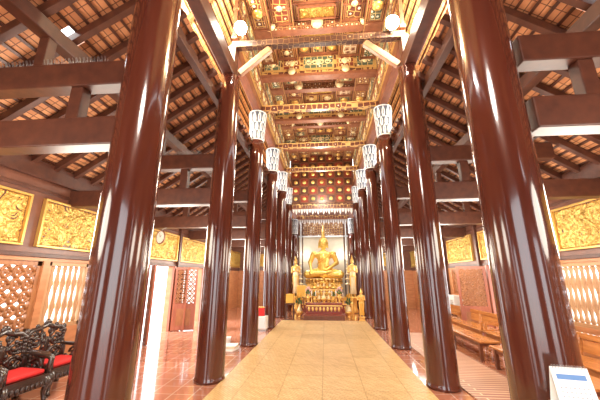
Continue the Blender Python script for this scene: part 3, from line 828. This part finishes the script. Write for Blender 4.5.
vo=vase((-.45,14.72,.381),YEL,'gilt vase holding orange marigold flowers'); dup(vo,(.45,14.72,.381))
e=empty('offering_bowl',(0,12.75,.561)); tag(e,'round gilt footed bowl with folded offerings','bowl','offering bowls')
g=Geo(); g.lathe([(.06,0),(.05,.03),(.03,.06),(.11,.12),(.12,.17),(.11,.18)],20); g.obj('bowl',GOLD,e)
g=Geo(); g.lathe([(.10,.17),(.08,.22),(.05,.28),(.02,.34),(.003,.40)],14); g.obj('offering',PGOLD,e)
for p in((-.2,12.95,.561),(.2,12.95,.561),(-.22,14.72,.381),(.0,14.72,.381),(.22,14.72,.381),(-.58,15.12,.681),(.58,15.12,.681),(-.28,15.12,.681),(.28,15.12,.681),(0,15.12,.681),(-.3,15.62,.981),(.3,15.62,.981),(0,15.62,.981),(1.0,12.7,0),(1.05,13.75,0),(-1.0,12.75,0)): dup(e,p,scale=(.8,)*3 if p[2]>0 else (1.3,)*3)
for x,d in((1.05,13.25),(-1.08,13.4)):
    o=dup(vo,(x,d,0),scale=(1.4,)*3); o['label']='large gilt floor vase of orange flowers beside the altar'
# framed yellow-orange picture on a low easel at the altar side
e=empty('framed_picture',(-1.05,14.25,0)); tag(e,'gold-framed yellow-orange devotional picture on an easel','picture')
R=Matrix.Rotation(-.12,3,'X')
g=Geo(); g.box((0,0,.95),(.36,.012,.46),0,R); g.obj('panel',YEL,e)
g=Geo()
for dx,dz,w_,h_ in((0,.24,.42,.04),(0,-.24,.42,.04),(-.19,0,.04,.46),(.19,0,.04,.46)): g.box(Vector((0,0,.95))+R@Vector((dx,-.004,dz)),(w_,.03,h_),0,R)
g.obj('frame',GOLD,e)
g=Geo(); g.beam((-.15,.0,0),(-.08,.03,.72),.03,.03); g.beam((.15,.0,0),(.08,.03,.72),.03,.03); g.beam((0,.28,0),(0,.06,.9),.03,.03); g.bx(-.2,.2,-.04,.03,.68,.71); g.obj('easel',WOOD,e)
    
def disciple(loc,h,label,m,pl=.25,m2=None,slim=1.0):
    e=empty('standing_statue',loc); k_=h/1.75; e.scale=(k_*slim,k_*slim,k_); tag(e,label,'statue')
    g=Geo()
    for s in(-1,1):
        g.cap((s*.09,0,.9),(s*.09,.01,.5),.11,.085); g.cap((s*.09,.01,.5),(s*.09,.02,.1),.08,.05); g.cap((s*.09,.03,.05),(s*.11,-.12,.04),.05,.035)
        g.cap((s*.19,0,1.36),(s*.25,.03,1.1),.06,.046); g.cap((s*.25,.03,1.1),(s*.05,-.2,1.18),.044,.03)
        g.cap((s*.018,-.21,1.2),(s*.012,-.24,1.34),.025,.012,seg=8)
        g.cap((s*.085,0,1.62),(s*.088,0,1.54),.016,.018)
    g.cap((0,0,.92),(0,0,1.15),.14,.12); g.cap((0,0,1.15),(0,0,1.34),.13,.16); g.cap((0,0,1.4),(0,0,1.5),.06,.055)
    g.ell((0,-.01,1.6),(.085,.095,.12)); g.cap((0,-.10,1.61),(0,-.115,1.57),.008,.014)
    o=g.obj('body',m,e); remesh(o,.02,4)
    g=Geo(); g.lathe([(.17,.12),(.18,.14),(.15,.5),(.17,.85),(.17,1.0),(.18,1.25),(.15,1.38),(.09,1.42)],20,sy=.75); g.obj('robe',m2 or m,e)
    g=Geo(); g.ell((0,.01,1.65),(.09,.1,.09)); g.lathe([(.045,1.72),(.05,1.76),(.02,1.82),(.003,1.9)],10); g.obj('headdress',GOLD,e)
    g=Geo(); g.lathe([(.24,-pl),(.24,-pl*.85),(.18,-pl*.7),(.18,-pl*.3),(.23,-.04),(.23,0)],20); g.obj('plinth',GOLD,e)
    return e
disciple((-1.36,14.75,.70),1.75,'slim gilded standing disciple statue beside the altar',GOLDB,.68,PGOLD,.85)
disciple((1.36,14.35,.70),1.75,'slim gilded standing disciple statue beside the altar',GOLDB,.68,PGOLD,.85)
disciple((1.42,11.85,.147),.95,'small golden standing statue in yellow beside a column',GOLDB,.27,YEL)
disciple((1.12,12.25,.157),.55,'tiny golden standing statue in yellow near a column',GOLDB,.5,GOLD)

# ------------------------------------------------------------ odds and ends
e=empty('white_cabinet',(-1.92,9.6,0)); tag(e,'small white metal cabinet standing by a column','cabinet')
g=Geo(); g.bx(-.18,.18,-.16,.16,.04,.42); g.obj('body',WHITE,e,bevel=.015)
g=Geo(); g.bx(-.16,.16,-.175,-.161,.07,.39); g.bx(.10,.13,-.195,-.175,.2,.3); g.obj('door',SILV,e,bevel=.004)
g=Geo(); g.bx(-.17,.17,-.15,.15,0,.04); g.obj('plinth',GREY,e)
e=empty('red_box',(-1.93,9.58,.421)); tag(e,'small red collection box with gold rim on the white cabinet','box')
g=Geo(); g.bx(-.10,.10,-.08,.08,0,.24); g.obj('box',RED,e,bevel=.008); g=Geo(); g.bx(-.11,.11,-.09,.09,.241,.262); g.bx(-.05,.05,-.012,.012,.263,.267); g.obj('lid',GOLD,e,bevel=.004)
e=empty('donation_box',(-1.3,11.85,0)); tag(e,'orange donation box on a dark stand','box')
g=Geo(); g.bx(-.14,.14,-.13,.13,.62,.95); g.obj('box',YEL,e,bevel=.01); g=Geo(); g.bx(-.18,.18,-.16,.16,.56,.62); 
for x in(-.15,.15):
    for y in(-.12,.12): g.bx(x-.02,x+.02,y-.02,y+.02,0,.56)
g.obj('stand',BEAM,e)
sbx=empty('storage_box',(-2.50,7.85,0),(0,0,.2)); tag(sbx,'small flat white cardboard box on the floor beside a column','box','white boxes on the floor'); sbx.scale=(.8,.8,.6)
g=Geo(); g.bx(-.2,.2,-.15,.15,0,.16); g.obj('carton',WHITE,sbx,bevel=.004); g=Geo(); g.bx(-.21,.21,-.16,.16,.161,.185); g.obj('lid',SILV,sbx,bevel=.004)
dup(sbx,(-2.30,9.45,0),(0,0,-.1),scale=(.7,.7,1.3))
bk=[(-2.16,7.1,.0,.42,.34,.025,WHITE),(-2.14,7.12,.027,.40,.32,.025,WHITE),(-2.17,7.1,.054,.41,.31,.025,YEL),(-2.15,7.1,.081,.40,.32,.022,WHITE),(-2.64,7.1,.0,.38,.3,.025,WHITE),(-2.62,7.11,.027,.36,.28,.025,BLUE),(-2.64,7.1,.054,.36,.28,.02,WHITE)]
for i,(x,y,z,w,d,h,m) in enumerate(bk):
    e=empty('book',(x,y,z+.001),(0,0,.1*i-.2)); tag(e,('white' if m is WHITE else 'yellow' if m is YEL else 'blue')+' covered book in a low pile on the floor','book','books piled on the floor')
    g=Geo(); g.bx(-w/2,w/2,-d/2,d/2,0,.004); g.bx(-w/2,w/2,-d/2,d/2,h-.004,h); g.bx(-w/2,-w/2+.006,-d/2,d/2,0,h); g.obj('cover',m,e)
    g=Geo(); g.bx(-w/2+.006,w/2-.01,-d/2+.006,d/2-.006,.004,h-.004); g.obj('pages',WHITE,e)
e=empty('hanging_clock',(-4.22,7.38,2.60),(0,0,math.radians(-25))); tag(e,'round white clock with a wooden rim hanging under a tie beam','clock')
Rf=Matrix.Rotation(PI/2,3,'X')
g=Geo(); g.tube([(.165*math.cos(t*PI/16),0,.165*math.sin(t*PI/16)) for t in range(33)],.02,8); g.obj('rim',WOOD,e)
g=Geo(); g.lathe([(.155,-.01),(.155,.015)],32,(0,0,0),0,False,Rf); g.obj('dial',WHITE,e)
g=Geo(); g.beam((0,-.02,0),(.05,-.02,.05),.004,.01); g.beam((0,-.022,0),(-.02,-.022,.1),.004,.008)
for q in range(12): g.box((.125*math.cos(q*PI/6),-.018,.125*math.sin(q*PI/6)),(.012,.004,.012))
g.obj('hands',BLACKW,e)
g=Geo(); g.tube([(0,.01,.17),(0,.04,.22),(0,.13,.275)],.008,6); g.obj('hanger',GREY,e)

# ------------------------------------------------------------ lamps, added fill lights, daylight
def flood(loc,rz):
    e=empty('flood_lamp',loc,(0,0,rz)); tag(e,'bright round flood lamp mounted on the cross beam','lamp','flood lamps')
    g=Geo(); g.lathe([(.04,.12),(.08,.08),(.11,0),(.13,-.06),(.135,-.07)],18,(0,0,0),0,True,Matrix.Rotation(-.9,3,'X')); g.obj('housing',GREY,e)
    g=Geo(); g.ell((0,0,0),(.13,.13,.07),0,Matrix.Rotation(-.9,3,'X'),16,8); g.obj('bulb',BULB,e,(0,-.065,-.055))
    g=Geo(); g.tube([(0,.06,.0),(0,.09,-.16)],.014,8); g.obj('bracket',GREY,e)
    return e
fl=flood((-1.56,4.90,6.62),0); dup(fl,(1.50,4.90,6.50))
def light(kind,loc,power,col=(1,.9,.78),size=.15,rot=None):
    l=bpy.data.lights.new('lamp_sun_fill',kind); l.energy=power; l.color=col
    if kind=='SUN': l.angle=size
    else: l.shadow_soft_size=size
    o=bpy.data.objects.new('lamp_sun_fill',l); COL.objects.link(o); o.location=loc
    if rot: o.rotation_euler=rot
    return o
for x in(-2.15,2.07): light('POINT',(x,4.3,6.95),520,(1,.86,.56),.12)
for d,p_ in((6.4,75),(8.9,100),(11.4,110),(13.8,110)): light('POINT',(0,d,5.7),p_,(1,.90,.72),.25)  # added fill along the nave; no fixtures hang here
light('POINT',(0,16.6,3.4),50,(1,.93,.80),.3)  # added fill point over the altar, without a fixture
for x in(-1.2,1.2): light('POINT',(x,19.3,3.0),24,(1,.96,.86),.2)  # added unseen points that brighten the screen behind the Buddha
for s in(-1,1):
    for d in(1.2,3.8,6.3,8.9,11.4,14): light('POINT',(s*3.3,d,2.3),105,(1,.93,.80),.5)  # added aisle fill, bare points with no lamp bodies
light('POINT',(0,-.6,5.0),350,(1,.94,.84),.5)  # added fill from behind the camera, high above the entrance
light('SUN',(-10,5,8),7.0,(1,.98,.96),.25,(0,math.radians(-58),math.radians(8)))
w=bpy.data.worlds.new('World'); sc.world=w; w.use_nodes=True
bg=w.node_tree.nodes['Background']; bg.inputs[0].default_value=(.92,.96,1,1); bg.inputs[1].default_value=4.6

# ------------------------------------------------------------ camera
cam=bpy.data.cameras.new('Camera'); cam.sensor_width=36; cam.lens=293*36/600; cam.clip_start=.05; cam.clip_end=200
co=bpy.data.objects.new('Camera',cam); COL.objects.link(co); co.location=(.07,0,1.59)
co.rotation_euler=(math.radians(90+14.7),0,math.radians(4.72)); sc.camera=co
